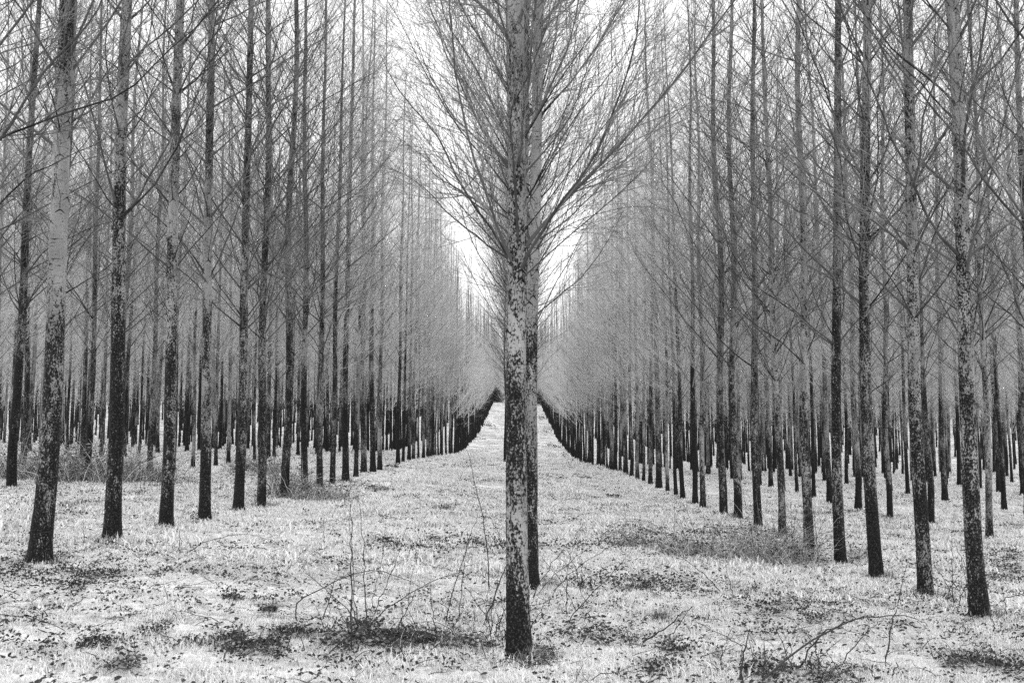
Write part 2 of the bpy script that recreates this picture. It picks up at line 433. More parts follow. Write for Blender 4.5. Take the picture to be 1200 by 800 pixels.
# ------------------------------------------------------------------ the two central poplars
def base_at(px, D):
    x = at_depth(px, 600, D)[0]; return np.array([x, D, float(G(x, D))])
def axis_from(base, pts, D, H):
    """stem line from points (px, py) of the photograph, standing at its real distance"""
    q = np.array([at_depth(a, b, D) for a, b in pts]); zz = q[:, 2] - base[2]; xx = q[:, 0] - base[0]
    o = np.argsort(zz); zz = zz[o]; xx = xx[o]; zt, xt = zz[-1], xx[-1]
    def f(z):
        z = np.asarray(z, float)
        x = sum(np.interp(z + d, np.append(zz, H), np.append(xx, xt + .1)) for d in (-.25, 0, .25)) / 3
        return x - float(np.interp(0, zz, xx)) * 0, .03 * np.sin(z * .8) * np.minimum(z, 1)
    return f
D1 = 8.66; b1 = base_at(609, D1)
ax1 = axis_from(b1, [(609, 760), (606, 680), (605, 560), (604, 480), (605, 400), (607, 300), (606, 200), (605, 100), (604, 0)], D1, 20.5)
def limb(pts, D, dd, base):
    n = len(pts)
    return [list(at_depth(a, b, D + dd * i / (n - 1)) - base) for i, (a, b) in enumerate(pts)]
limbs1 = [
    ([(607, 281), (605, 240), (603, 200), (599, 160), (596, 135), (602, 118), (616, 98), (628, 65), (650, 8), (664, -40)], -.10, -.80, .020),
    ([(600, 308), (585, 290), (560, 262), (530, 232), (508, 195), (500, 180)], 0, .3, .010),
    ([(611, 327), (640, 300), (672, 272), (705, 245), (735, 218), (758, 195), (775, 170)], -.05, -.5, .011),
    ([(617, 303), (640, 282), (668, 262), (700, 250), (745, 240), (775, 245)], 0, .5, .008),
    ([(595, 388), (580, 368), (565, 345), (550, 315), (540, 290)], 0, -.3, .007),
    ([(596, 222), (570, 188), (540, 155), (512, 110), (490, 70), (468, 22), (440, -20)], 0, .1, .013),
    ([(618, 232), (640, 195), (665, 150), (700, 105), (740, 55), (775, 0)], 0, .3, .013),
    ([(594, 250), (560, 215), (530, 190), (512, 160)], 0, -.5, .008),
    ([(616, 268), (650, 225), (690, 170), (730, 120), (790, 85)], 0, -.7, .010),
    ([(595, 182), (560, 120), (525, 60), (500, 0)], 0, .4, .011),
    ([(616, 160), (645, 110), (680, 60), (720, 0)], 0, -.2, .011),
]
ex1 = [dict(p=limb(p, D1 + o, dd, b1), r=r * .62) for p, o, dd, r in limbs1]
T1 = poplar(11, 19.5, .092, 3.3, 0, 14, ax1, True, ex1, dense=2.1, flare=.26, spread=1.02, lmax=3.2, shoots=.7)
for i in (0, 1, 2, 4): T1['branches'][i].materials[0] = M_limbdark
plant(T1, 'poplar_tree', b1, 0, 1, 'foremost pale-barked poplar standing alone in the middle of the ride', None, .44)
D2 = 12.9; b2 = base_at(622, D2)
ax2 = axis_from(b2, [(622, 682), (622, 560), (622, 450), (624, 350), (627, 250), (629, 150), (631, 0)], D2, 20)
T2 = poplar(12, 19, .088, 3.4, 0, 12, ax2, True, None, dense=1.5, flare=.24, spread=1.02, lmax=3.2, shoots=.6)
plant(T2, 'poplar_tree', b2, 0, 1, 'poplar directly behind the foremost central poplar, peeping out on its right side', None, .46)

# ------------------------------------------------------------------ rows of poplars
near = [poplar(100 + i, H, r, f, 0, 9, dense=dn) for i, (H, r, f, dn) in enumerate(
    [(20, .105, 4.1, .9), (19, .095, 3.8, 1.0), (20, .10, 4.5, .85), (19, .085, 3.9, 1.05), (20.4, .11, 4.3, .9), (19.5, .092, 3.6, .95)])]
mid = [poplar(200 + i, H, r, f, 1) for i, (H, r, f) in enumerate([(20.4, .10, 4.0), (19.6, .084, 4.3), (21.2, .108, 3.8), (20.4, .094, 4.1), (19, .078, 3.5), (20.8, .102, 4.6)])]
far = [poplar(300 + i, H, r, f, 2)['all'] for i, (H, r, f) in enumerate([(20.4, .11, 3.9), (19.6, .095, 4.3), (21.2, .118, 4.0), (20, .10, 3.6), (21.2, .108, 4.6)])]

slim = [poplar(400 + i, H, .088, f, 0, 6, None, True, spread=.95, lmax=3.1, dense=1.0, shoots=.5) for i, (H, f) in enumerate([(19, 4.3), (18.5, 4.8)])]
ROW = 5.6
leftpx = [46, 130.5, 194.5, 240, 279, 307, 334.5, 357, 375, 390, 405, 417, 426, 437, 445, 466, 472, 479, 484, 490, 496, 501]
rightpx = [1149.5, 1085, 1027, 985, 946, 915.5, 887.5, 864, 847, 823, 814, 800, 792, 782, 772, 762, 754, 747, 740, 733, 727, 721.5]
tones_l = [.40, .52, .55, .42, .66, .72, .78, .62]
tones_r = [.36, .40, .64, .66, .36, .40, .70, .60]
spots = []       # (x, y, side, row, seen index or 0 outside the frame, tone)
for side, pxs, tn in ((-1, leftpx, tones_l), (1, rightpx, tones_r)):
    # first row: where the photograph shows each stem
    d_last = 0; i = 0
    for i, px in enumerate(pxs):
        D = ROW * 1200 / abs(px - 606.5); x = at_depth(px, 560, D)[0]
        spots.append((x, D, side, 1, i + 1, tn[i] if i < len(tn) else rng.uniform(.30, .95))); d_last = D
    spots.append((side * ROW, 10.1 if side < 0 else 10.2, side, 1, 0, .5))
    while d_last < 400:
        d_last += 2.07; i += 1; spots.append((side * ROW + rng.normal(0, .08), d_last, side, 1, i + 1, rng.uniform(.30, .95)))
start = {(-1, 2): 22.9, (1, 2): 24.4, (-1, 3): 35.0, (1, 3): 34.3}
for k in range(2, 40):
    for side in (-1, 1):
        d0 = start.get((side, k), ROW * 1200 / 650 * k + rng.uniform(0, 2))
        if k <= 3: spots.append((side * ROW * k, d0 - 2.1, side, k, 0, .5))
        d = d0; i = 1
        while d < 400:
            if rng.random() > .05:
                spots.append((side * ROW * k + rng.normal(0, .12), d, side, k, i, rng.uniform(.30, .95))); i += 1
            d += 2.08 + rng.normal(0, .07)
d = 15.1
i = 3
while d < 400:
    spots.append((.09 + rng.normal(0, .03) + (d > 60) * rng.normal(0, .12), d, 0, 0, i, rng.uniform(.3, .7))); d += 2.08 if d < 18 else 4.16; i += 1
spots.append((at_depth(591.5, 540, 62)[0], 63.5, 0, 0, 999, 1.0))
spots.sort(key=lambda s: s[1])
ORD = {1: 'first', 2: 'second', 3: 'third', 4: 'fourth', 5: 'fifth', 6: 'sixth', 7: 'seventh', 8: 'eighth', 9: 'ninth', 10: 'tenth',
       11: 'eleventh', 12: 'twelfth', 13: 'thirteenth', 14: 'fourteenth', 15: 'fifteenth', 16: 'sixteenth', 17: 'seventeenth',
       18: 'eighteenth', 19: 'nineteenth', 20: 'twentieth', 30: 'thirtieth', 40: 'fortieth'}
def ordw(n):
    if n in ORD: return ORD[n]
    return {2: 'twenty', 3: 'thirty', 4: 'forty'}[n // 10] + '-' + ORD[n % 10]
special = {
    (-1, 1): 'thick poplar with a bent black foot, first in the row left of the ride',
    (-1, 2): 'poplar with black lower trunk, second in the row left of the ride',
    (-1, 3): 'straight grey poplar, third in the row left of the ride',
    (-1, 4): 'poplar with a pale patch above a dark foot, fourth left of the ride',
    (-1, 5): 'slim leaning grey poplar, fifth in the row left of the ride',
    (1, 1): 'pale poplar with black foot nearest the right edge of the photo, row beside the ride',
    (1, 2): 'poplar with scarred pale trunk, second in the row right of the ride',
    (1, 3): 'speckled leaning poplar, third in the row right of the ride',
    (1, 4): 'speckled poplar, fourth right of the ride, foot in a dark leafy fringe',
    (1, 5): 'pale poplar rising behind the right end of the bramble patch, fifth right of the ride',
}
HERO = {
    (-1, 1): ([(46, 646), (52, 600), (58, 500), (62, 430), (66, 330), (70, 250), (76, 100), (80, 0)], .118, 5.0),
    (-1, 2): ([(130.5, 637), (134, 560), (137, 450), (138, 350), (140, 250), (144, 120), (149, 0)], .105, 4.6),
    (-1, 3): ([(194.5, 624), (198, 520), (200, 400), (202, 300), (205, 200), (208, 100), (211, 0)], .100, 4.2),
    (-1, 4): ([(240, 607), (241, 500), (243, 350), (246, 150), (248, 0)], .095, 4.4),
    (-1, 5): ([(279, 599), (284, 500), (286, 350), (291, 150), (294, 0)], .095, 3.8),
    (1, 1): ([(1149, 725), (1142, 650), (1137, 520), (1132, 400), (1126, 250), (1122, 100), (1117, 0)], .100, 4.2),
    (1, 2): ([(1085, 697), (1080, 600), (1073, 480), (1070, 350), (1066, 200), (1064, 0)], .092, 3.9),
    (1, 3): ([(1027, 679), (1020, 560), (1014, 430), (1012, 300), (1014, 150), (1018, 0)], .098, 4.1),
    (1, 4): ([(985, 662), (981, 560), (980, 400), (981, 200), (983, 0)], .090, 3.8)}
rest = []; made = 0
for (x, y, side, row, i, tone) in spots:
    z = float(G(x, y)); rot = rng.uniform(0, 6.28); sc = rng.uniform(.88, 1.05)
    if made >= 298 or row == 0 and y > 75:
        rest.append((x, y, z - .02, rot, sc)); continue
    made += 1
    if row == 0:
        label = ('slim dark trunk visible just left of the foremost central poplar' if i == 999 else
                 '%s poplar back in the central row, hidden behind the foremost one' % ordw(i))
        group = 'poplars of the central row'
    elif i == 0:
        label = 'poplar beyond the %s edge in the %s row, its twigs reaching in' % ('left' if side < 0 else 'right', ordw(row))
        group = 'poplars just beyond the frame'
    else:
        sn = 'left' if side < 0 else 'right'
        label = special.get((side * 1, i)) if row == 1 else None
        if label is None: label = '%s poplar from the front in the %s row %s of the central poplar' % (ordw(i), ordw(row), sn)
        group = 'poplars of the %s row on the %s' % (ordw(row), sn)
    var = near[rng.integers(len(near))] if y < 31 and row else mid[rng.integers(len(mid))]
    if row == 0: var = slim[i % 2]; sc = .92
    if row == 1 and i in (1, 2) : var = near[{(-1, 1): 4, (-1, 2): 0, (1, 1): 3, (1, 2): 1}[(side, i)]]
    if row == 1 and (side, i) in HERO:
        pts, r_, f_ = HERO[(side, i)]; bs = np.array([x, y, z - .02])
        var = poplar(150 + 10 * side + i, 20, r_, f_, 0, 9, axis_from(bs, pts, y, 20), False, None, .95); rot = 0; sc = 1
    plant(var, 'poplar_tree', (x, y, z - .02), rot, sc, label, group, tone)
rest = np.array(rest)
print('individual poplars', made + 2, 'rest', len(rest))
scatter('distant_poplar_rows', far, rest[:, :3], rest[:, 3], rest[:, 4], rng.integers(0, 5, len(rest)),
        label='grey mass of leafless poplar rows filling the distance', cat='trees')

# ------------------------------------------------------------------ grass
def blades(n, rad, lo, hi, wid, seed, mat, lean=.6, name='grass_tuft'):
    g = np.random.default_rng(seed); mb = MB()
    a = g.uniform(0, 6.28, n); r = rad * np.sqrt(g.uniform(0, 1, n)); p = np.stack([r * np.cos(a), r * np.sin(a), 0 * a - .01], 1)
    h = g.uniform(lo, hi, n); da = g.uniform(0, 6.28, n); ln = g.uniform(.1, lean, n)
    d = np.stack([np.cos(da) * ln, np.sin(da) * ln, np.sqrt(1 - ln ** 2 * .8)], 1)
    sd_ = np.stack([-np.sin(da + g.uniform(-1, 1, n)), np.cos(da), 0 * da], 1); sd_ /= np.linalg.norm(sd_, axis=1, keepdims=True)
    m = p + d * (h * .55)[:, None]
    tip = m + (d * .7 + np.stack([np.cos(da) * ln, np.sin(da) * ln, -ln * .6], 1)) * (h * .5)[:, None]
    w_ = (wid * g.uniform(.6, 1.3, n))[:, None]
    V = np.stack([p - sd_ * w_, p + sd_ * w_, m - sd_ * w_ * .8, m + sd_ * w_ * .8, tip], 1)
    b = np.arange(n)[:, None] * 5
    f = np.concatenate([b + np.array([[0, 1, 3]]), b + np.array([[0, 3, 2]]), b + np.array([[2, 3, 4]])], 0)
    mb.add(V, f); return mb.mesh(name, mat, smooth=False)
def field(n, y0, y1, xm=None, power=1.0):
    """points spread over the visible wedge between two distances"""
    y = np.sqrt(rng.uniform(y0 ** 2, y1 ** 2, n)) if power == 1 else rng.uniform(y0, y1, n)
    x = rng.uniform(-1, 1, n) * (y * .56 + 1.2)
    if xm: x = np.clip(x, -xm, xm)
    return x, y
tufts = [blades(46, .11, .04, .11, .0035, 1, M_grass), blades(46, .12, .05, .13, .0035, 2, M_grass, .8), blades(40, .10, .03, .09, .004, 3, M_grass, .9),
         blades(60, .25, .05, .13, .008, 4, M_grass, .8), blades(60, .28, .04, .11, .010, 5, M_grass, .9),
         blades(30, .08, .08, .17, .0035, 6, M_long, .8)]
X, Y, S, I = [], [], [], []
for n, a, b, s, ids in ((15000, 3.6, 13, .9, (0, 1, 2)), (15000, 13, 26, 1.1, (0, 1, 2, 3, 4)), (14000, 26, 60, 1.3, (3, 4)), (9000, 60, 130, 2.0, (3, 4)), (6000, 130, 250, 3.0, (3, 4))):
    x, y = field(n, a, b)
    keep = vnoise(x * 1.1 + 50, y * 1.1 + 20) + .6 * vnoise(x * 3.1, y * 3.1) > -.5
    x, y = x[keep], y[keep]
    cl = np.clip(.75 + 1.5 * vnoise(x * 1.9 + 11, y * 1.9 + 3) + .8 * vnoise(x * .6 + 2, y * .6), .6, 1.8)
    X.append(x); Y.append(y); S.append(s * cl * rng.uniform(.6, 1.3, len(x))); I.append(rng.choice(ids, len(x)))
for (sx, sy, _, srow, si, _) in [q for q in spots if q[1] < 34] + [(b1[0], b1[1], 0, 0, 1, 0), (b2[0], b2[1], 0, 0, 2, 0)]:
    n = 14; a = rng.uniform(0, 6.28, n); r = rng.uniform(.10, .24, n)
    X.append(sx + r * np.cos(a)); Y.append(sy + r * np.sin(a)); S.append(rng.uniform(.7, 1.7, n)); I.append(rng.choice((1, 2, 5), n))
X, Y, S, I = map(np.concatenate, (X, Y, S, I))
scatter('grass', tufts, np.stack([X, Y, G(X, Y)], 1), rng.uniform(0, 6.28, len(X)), S, I, label='short pale grass covering the ground')

# ------------------------------------------------------------------ dead leaves and dark leafy clumps, some in place of shaded gaps
def leafclump(n, rad, size, seed, mat, hgt=.05, name='leaf_clump'):
    g = np.random.default_rng(seed); mb = MB()
    for _ in range(n):
        a = g.uniform(0, 6.28); r = rad * math.sqrt(g.random()); c = np.array([r * math.cos(a), r * math.sin(a), g.uniform(.01, hgt)])
        s = size * g.uniform(.6, 1.3); q = Matrix.Rotation(g.uniform(0, 6.28), 3, 'Z') @ Matrix.Rotation(g.normal() * .7, 3, 'X') @ Matrix.Rotation(g.normal() * .5, 3, 'Y')
        cu = g.uniform(.1, .5)
        pts = [(-1, 0, 0), (-.4, .55, cu), (.4, .5, cu), (1, 0, .2 * cu), (.4, -.5, cu), (-.4, -.55, cu), (0, 0, 0)]
        v = np.array([list(q @ Vector((x * s, y * s, z * s))) for x, y, z in pts]) + c
        mb.add(v, [(0, 6, 1), (1, 6, 2), (2, 6, 3), (3, 6, 4), (4, 6, 5), (5, 6, 0)])
    return mb.mesh(name, mat, smooth=False)
lc = [leafclump(1, 0, .024, 1, M_leaf, .05), leafclump(3, .06, .020, 2, M_leaf), leafclump(7, .10, .018, 3, M_leaf, .07), leafclump(10, .13, .020, 4, M_leaf2, .09), leafclump(12, .08, .017, 5, M_leaf, .06)]  # last clump is packed dark to stand in for shaded holes
patches = [(60, 682, 70, 14), (130, 675, 40, 10), (95, 695, 60, 8), (180, 683, 20, 7), (105, 757, 55, 12), (150, 785, 40, 8), (310, 715, 16, 7), (292, 755, 40, 13), (370, 765, 40, 12),
           (440, 748, 50, 16), (500, 752, 50, 16), (560, 760, 40, 12), (400, 740, 60, 9), (680, 745, 35, 9), (790, 765, 22, 7), (740, 622, 55, 12), (700, 642, 50, 8), (860, 642, 90, 7),
           (775, 787, 30, 7), (1178, 668, 30, 18), (1135, 695, 18, 6), (1140, 777, 40, 10), (1180, 788, 30, 8), (985, 792, 60, 10), (900, 790, 50, 9), (635, 772, 22, 9), (620, 757, 18, 6),
           (555, 516, 14, 1.5), (548, 531, 16, 1.5), (572, 500, 8, 1.2), (640, 506, 8, 1.5), (652, 525, 14, 1.5), (664, 536, 16, 1.5), (545, 547, 30, 2), (638, 492, 5, 1), (560, 565, 40, 3), (650, 560, 50, 3), (700, 575, 50, 4), (600, 640, 60, 12), (480, 640, 60, 12), (750, 690, 60, 12), (930, 720, 60, 12), (850, 628, 70, 6), (860, 652, 85, 6), (860, 656, 85, 4), (900, 652, 60, 6), (1170, 672, 40, 14), (1185, 655, 20, 8), (300, 760, 50, 14), (480, 765, 60, 10), (380, 745, 70, 8), (268, 702, 10, 6), (225, 755, 25, 8), (170, 745, 30, 8), (30, 612, 10, 4), (165, 583, 10, 3), (960, 660, 60, 4), (1020, 650, 30, 4), (1100, 648, 10, 3),
           (985, 600, 25, 4), (1040, 627, 22, 4), (520, 597, 14, 3), (325, 745, 30, 9), (720, 600, 40, 3), (640, 600, 60, 3), (1060, 585, 30, 3)]
X, Y, S, I = [], [], [], []
for (cx, cy, wx, wy) in patches:
    n = int(14 + wx * wy / 3.2)
    for _ in range(n):
        h = hit(cx + rng.normal() * wx * .55, cy + rng.normal() * wy * .55)
        if vnoise(h[0] * 5 + 3, h[1] * 5 + 8) + .5 * vnoise(h[0] * 12, h[1] * 12) < .03: continue
        X.append(h[0]); Y.append(h[1]); S.append(rng.uniform(.5, 1.25) * (.8 if h[1] < 12 else 1.1 if h[1] < 30 else h[1] / 24)); I.append(rng.choice((0, 1, 2, 2, 3, 4)))
for n, a, b, s in ((13000, 3.8, 14, .95), (20000, 14, 34, 1.15), (9000, 34, 70, 1.7), (7000, 70, 240, 3.0)):
    x, y = field(n, a, b)
    keep = vnoise(x * .9 + 50, y * .9 + 20) + .8 * vnoise(x * 2.9, y * 2.9) + rng.normal(size=len(x)) * .3 > .02
    x, y = x[keep], y[keep]; X += list(x); Y += list(y); S += list(s * rng.uniform(.5, 1.3, len(x))); I += list(rng.choice((0, 0, 0, 1, 1, 2), len(x)))
for (sx, sy, _, srow, si, _) in [q for q in spots if q[1] < 30] + [(b1[0], b1[1], 0, 0, 1, 0), (b2[0], b2[1], 0, 0, 2, 0)]:
    for _ in range(9):
        a = rng.uniform(0, 6.28); r = rng.uniform(.08, .30)
        X.append(sx + r * math.cos(a)); Y.append(sy + r * math.sin(a)); S.append(rng.uniform(.5, 1.0)); I.append(rng.choice((0, 1, 2, 4)))
X, Y, S, I = map(np.array, (X, Y, S, I))
scatter('leaf_litter', lc, np.stack([X, Y, G(X, Y) + .02], 1), rng.uniform(0, 6.28, len(X)), S, I, label='dark dead leaves, and dark clumps for shaded gaps, scattered over the pale grass')

tl = []
for i in range(5):
    g = np.random.default_rng(700 + i); mb = MB(); k = 7; L = g.uniform(.12, .4); a = np.cumsum(g.normal(size=k) * .22)
    q = np.zeros((k, 3)); q[1:, 0] = np.cumsum(np.cos(a[1:]) * L / (k - 1)); q[1:, 1] = np.cumsum(np.sin(a[1:]) * L / (k - 1)); q[:, 2] = .015 + np.abs(g.normal(size=k)) * .02 + np.linspace(0, g.uniform(0, .12), k)
    tubes(mb, q, np.linspace(.0035, .0014, k), 3)
    P_, R_, _, _ = spawn(q[None], np.linspace(.003, .0014, k)[None], np.array([0]), 9, .2, .9, (25, 60), lambda s, l: .04 + .2 * l, 4, .6, .0012, g, up=.1, wig=.15)
    tubes(mb, P_, R_, 3); tl.append(mb.mesh('twig', M_stalk))
x1, y1 = field(900, 4, 14); x2, y2 = field(1100, 14, 34)
X = np.concatenate([x1, x2]); Y = np.concatenate([y1, y2])
scatter('twig_litter', tl, np.stack([X, Y, G(X, Y) + .03], 1), rng.uniform(0, 6.28, len(X)), rng.uniform(.5, 1.3, len(X)), rng.integers(0, 5, len(X)), label='small fallen twigs strewn over the grass')

# ------------------------------------------------------------------ thickets: long grass, canes and leaves
def thicket(px, py, wpx, hgt, seed, label, leafy=1.0, depth=.5, name='bramble_thicket', ng=1000):
    g = np.random.default_rng(seed); c = hit(px, py); D = c[1]; W = wpx / 1200 * D
    t = empty(name, c, label, 'bramble', None)
    gr = MB(); n = int(ng * W / 1.5)
    x = g.uniform(-W, W, n); y = g.normal(size=n) * depth; env = np.sqrt(np.clip(1 - (x / W) ** 2, .05, 1)) * (.35 + 1.5 * (vnoise(x * 2.6 + seed, y * 2 + 4) + .5) ** 1.3)
    z = G(c[0] + x, c[1] + y) - c[2]
    a = g.uniform(0, 6.28, n); ln = g.uniform(.1, .6, n); h = hgt * env * g.uniform(.5, 1.2, n)
    p0 = np.stack([x, y, z - .02], 1); P = [p0]; dd = np.stack([np.cos(a) * ln, np.sin(a) * ln, 1 + 0 * a], 1)
    for j in range(4):
        dd = dd + np.stack([np.cos(a) * ln * .4, np.sin(a) * ln * .4, -.35 * ln * (j + 1) * .6], 1) + g.normal(size=(n, 3)) * .12
        P.append(P[-1] + dd / np.linalg.norm(dd, axis=1, keepdims=True) * (h / 4)[:, None])
    P = np.stack(P, 1); sc = D / 20
    rr_ = np.linspace(.0045, .0012, 5)[None] * g.uniform(.5, 1.3, (n, 1)) * max(.7, sc * 1.1); pale_ = g.random(n) < .28
    tubes(gr, P[~pale_], rr_[~pale_], 3, 0); tubes(gr, P[pale_], rr_[pale_], 3, 1)
    link('long_grass', gr.mesh('long_grass', [M_long, M_grass], False), t)
    st = MB(); m = int(30 * W / 1.5) + 6
    x = g.uniform(-W, W, m); y = g.normal(size=m) * depth; a = g.uniform(0, 6.28, m); hh = hgt * g.uniform(.8, 1.5, m)
    s = np.linspace(0, 1, 7); ar = g.uniform(.3, 1.1, m)
    Pc = np.stack([x[:, None] + np.cos(a)[:, None] * ar[:, None] * s * hh[:, None] * 1.5, y[:, None] + np.sin(a)[:, None] * ar[:, None] * s * hh[:, None],
                   (G(c[0] + x, c[1] + y) - c[2])[:, None] + hh[:, None] * (s * 1.6 - s ** 2 * ar[:, None] * 1.1)], 2)
    tubes(st, Pc, np.linspace(.006, .002, 7)[None] * np.ones((m, 1)) * max(.8, sc * .8), 3)
    link('cane', st.mesh('cane', M_stalk), t)
    nl = int(1200 * leafy * W / 1.5); lf = MB()
    x = g.uniform(-W, W, nl); y = g.normal(size=nl) * depth - .1; env = np.sqrt(np.clip(1 - (x / W) ** 2, .05, 1))
    zz = G(c[0] + x, c[1] + y) - c[2] + hgt * .8 * env * g.random(nl) ** 1.4
    for i in range(nl):
        q = Matrix.Rotation(g.uniform(0, 6.28), 3, 'Z') @ Matrix.Rotation(g.normal() * .8, 3, 'X'); s_ = .022 * g.uniform(.6, 1.4) * max(1, sc * 1.3)
        v = np.array([list(q @ Vector(k_) * s_) for k_ in ((-1, 0, 0), (0, .5, .2), (1, 0, 0), (0, -.5, .2))]) + (x[i], y[i], zz[i])
        lf.add(v, [(0, 1, 2), (0, 2, 3)], int(g.random() < .5))
    link('foliage', lf.mesh('foliage', [M_leaf2, M_leaf], False), t)
    for ch in t.children: ch['kind'] = 'stuff'
    return t
TH = [
    (864, 657, 84, .85, 21, 'bramble patch with tall dry grass in front of the right row trees', 1.6, .55),
    (925, 658, 38, .75, 22, 'dry grass clump at the right end of the bramble patch', 1.2, .4),
    (770, 640, 60, .32, 23, 'low leafy bramble spreading left of the right row bramble patch', 1.6, .8),
    (1003, 655, 14, .38, 24, 'small spray of dry bramble between two speckled right row trunks', .6, .2),
    (45, 560, 62, 1.5, 25, 'tall grey bramble thicket by the left edge behind the front trunks', .8, .8),
    (122, 565, 45, 1.3, 26, 'grey bramble thicket between the first two left row trunks', .8, .8),
    (165, 565, 36, 1.0, 27, 'bramble thicket behind the second left row trunk', .9, .7),
    (338, 580, 26, .95, 28, 'bramble tangle with canes around the seventh left row trunk', 1.0, .6),
    (380, 584, 40, .45, 29, 'low dry bramble at the feet of the middle left row trunks', 1.0, .6),
    (300, 553, 30, .7, 30, 'loose bramble canes behind the sixth left row trunk', .5, .9),
    (430, 575, 30, .22, 31, 'low dry grass at the ride edge below the left row', .6, .5),
    (95, 592, 22, .16, 32, 'pale grass hump between the first two left row trunks', .2, .3),
]
for a in TH: thicket(*a)
TH2 = [(300, 757, 42, .16, 41, 'dark leafy patch at the left end of the foreground brambles'),
       (430, 757, 60, .20, 42, 'leafy foreground bramble patch below the upright dry stalks'),
       (535, 757, 45, .20, 43, 'leafy bramble patch immediately left of the central poplar foot'),
       (635, 772, 18, .14, 44, 'dark grass and leaves at the right of the central poplar foot'),
       (705, 752, 40, .12, 45, 'low leafy patch right of the central poplar foot'),
       (930, 792, 75, .14, 46, 'leafy ground cover beneath the long arching cane'),
       (1135, 778, 38, .12, 47, 'dark leafy patch in the lower right corner')]
for a in TH2: thicket(*a, .9, .30, 'leafy_patch', 900)
for i, (px, py, w_, h_, lb) in enumerate([(520, 598, 13, .20, 'dark-hearted grass tussock in the ride left of the central poplar'),
        (686, 562, 7, .28, 'upright grass tussock in the ride right of the central poplar'),
        (659, 562, 8, .18, 'small dark grass tussock beside the upright tussock on the ride'),
        (775, 728, 9, .26, 'spiky dark-hearted tussock in the right foreground'),
        (268, 703, 8, .12, 'small dark tussock in the left foreground grass'),
        (316, 716, 10, .13, 'dark tussock left of the bent foreground cane'),
        (457, 548, 10, .2, 'pale tussock by the foremost gap in the left row'),
        (718, 582, 12, .16, 'low tussock in the grass before the right row')]):
    c = hit(px, py); t = empty('grass_tussock', c, lb, 'tussock'); D = c[1]; W = w_ / 1200 * D
    link('blades', blades(120, W, h_ * .5, h_, .004 * max(1, D / 14), 500 + i, M_long, .75, 'blades'), t)
    link('dead_leaves', leafclump(16, W * .7, .03 * max(1, D / 14), 520 + i, M_leaf, h_ * .35, 'dead_leaves'), t)

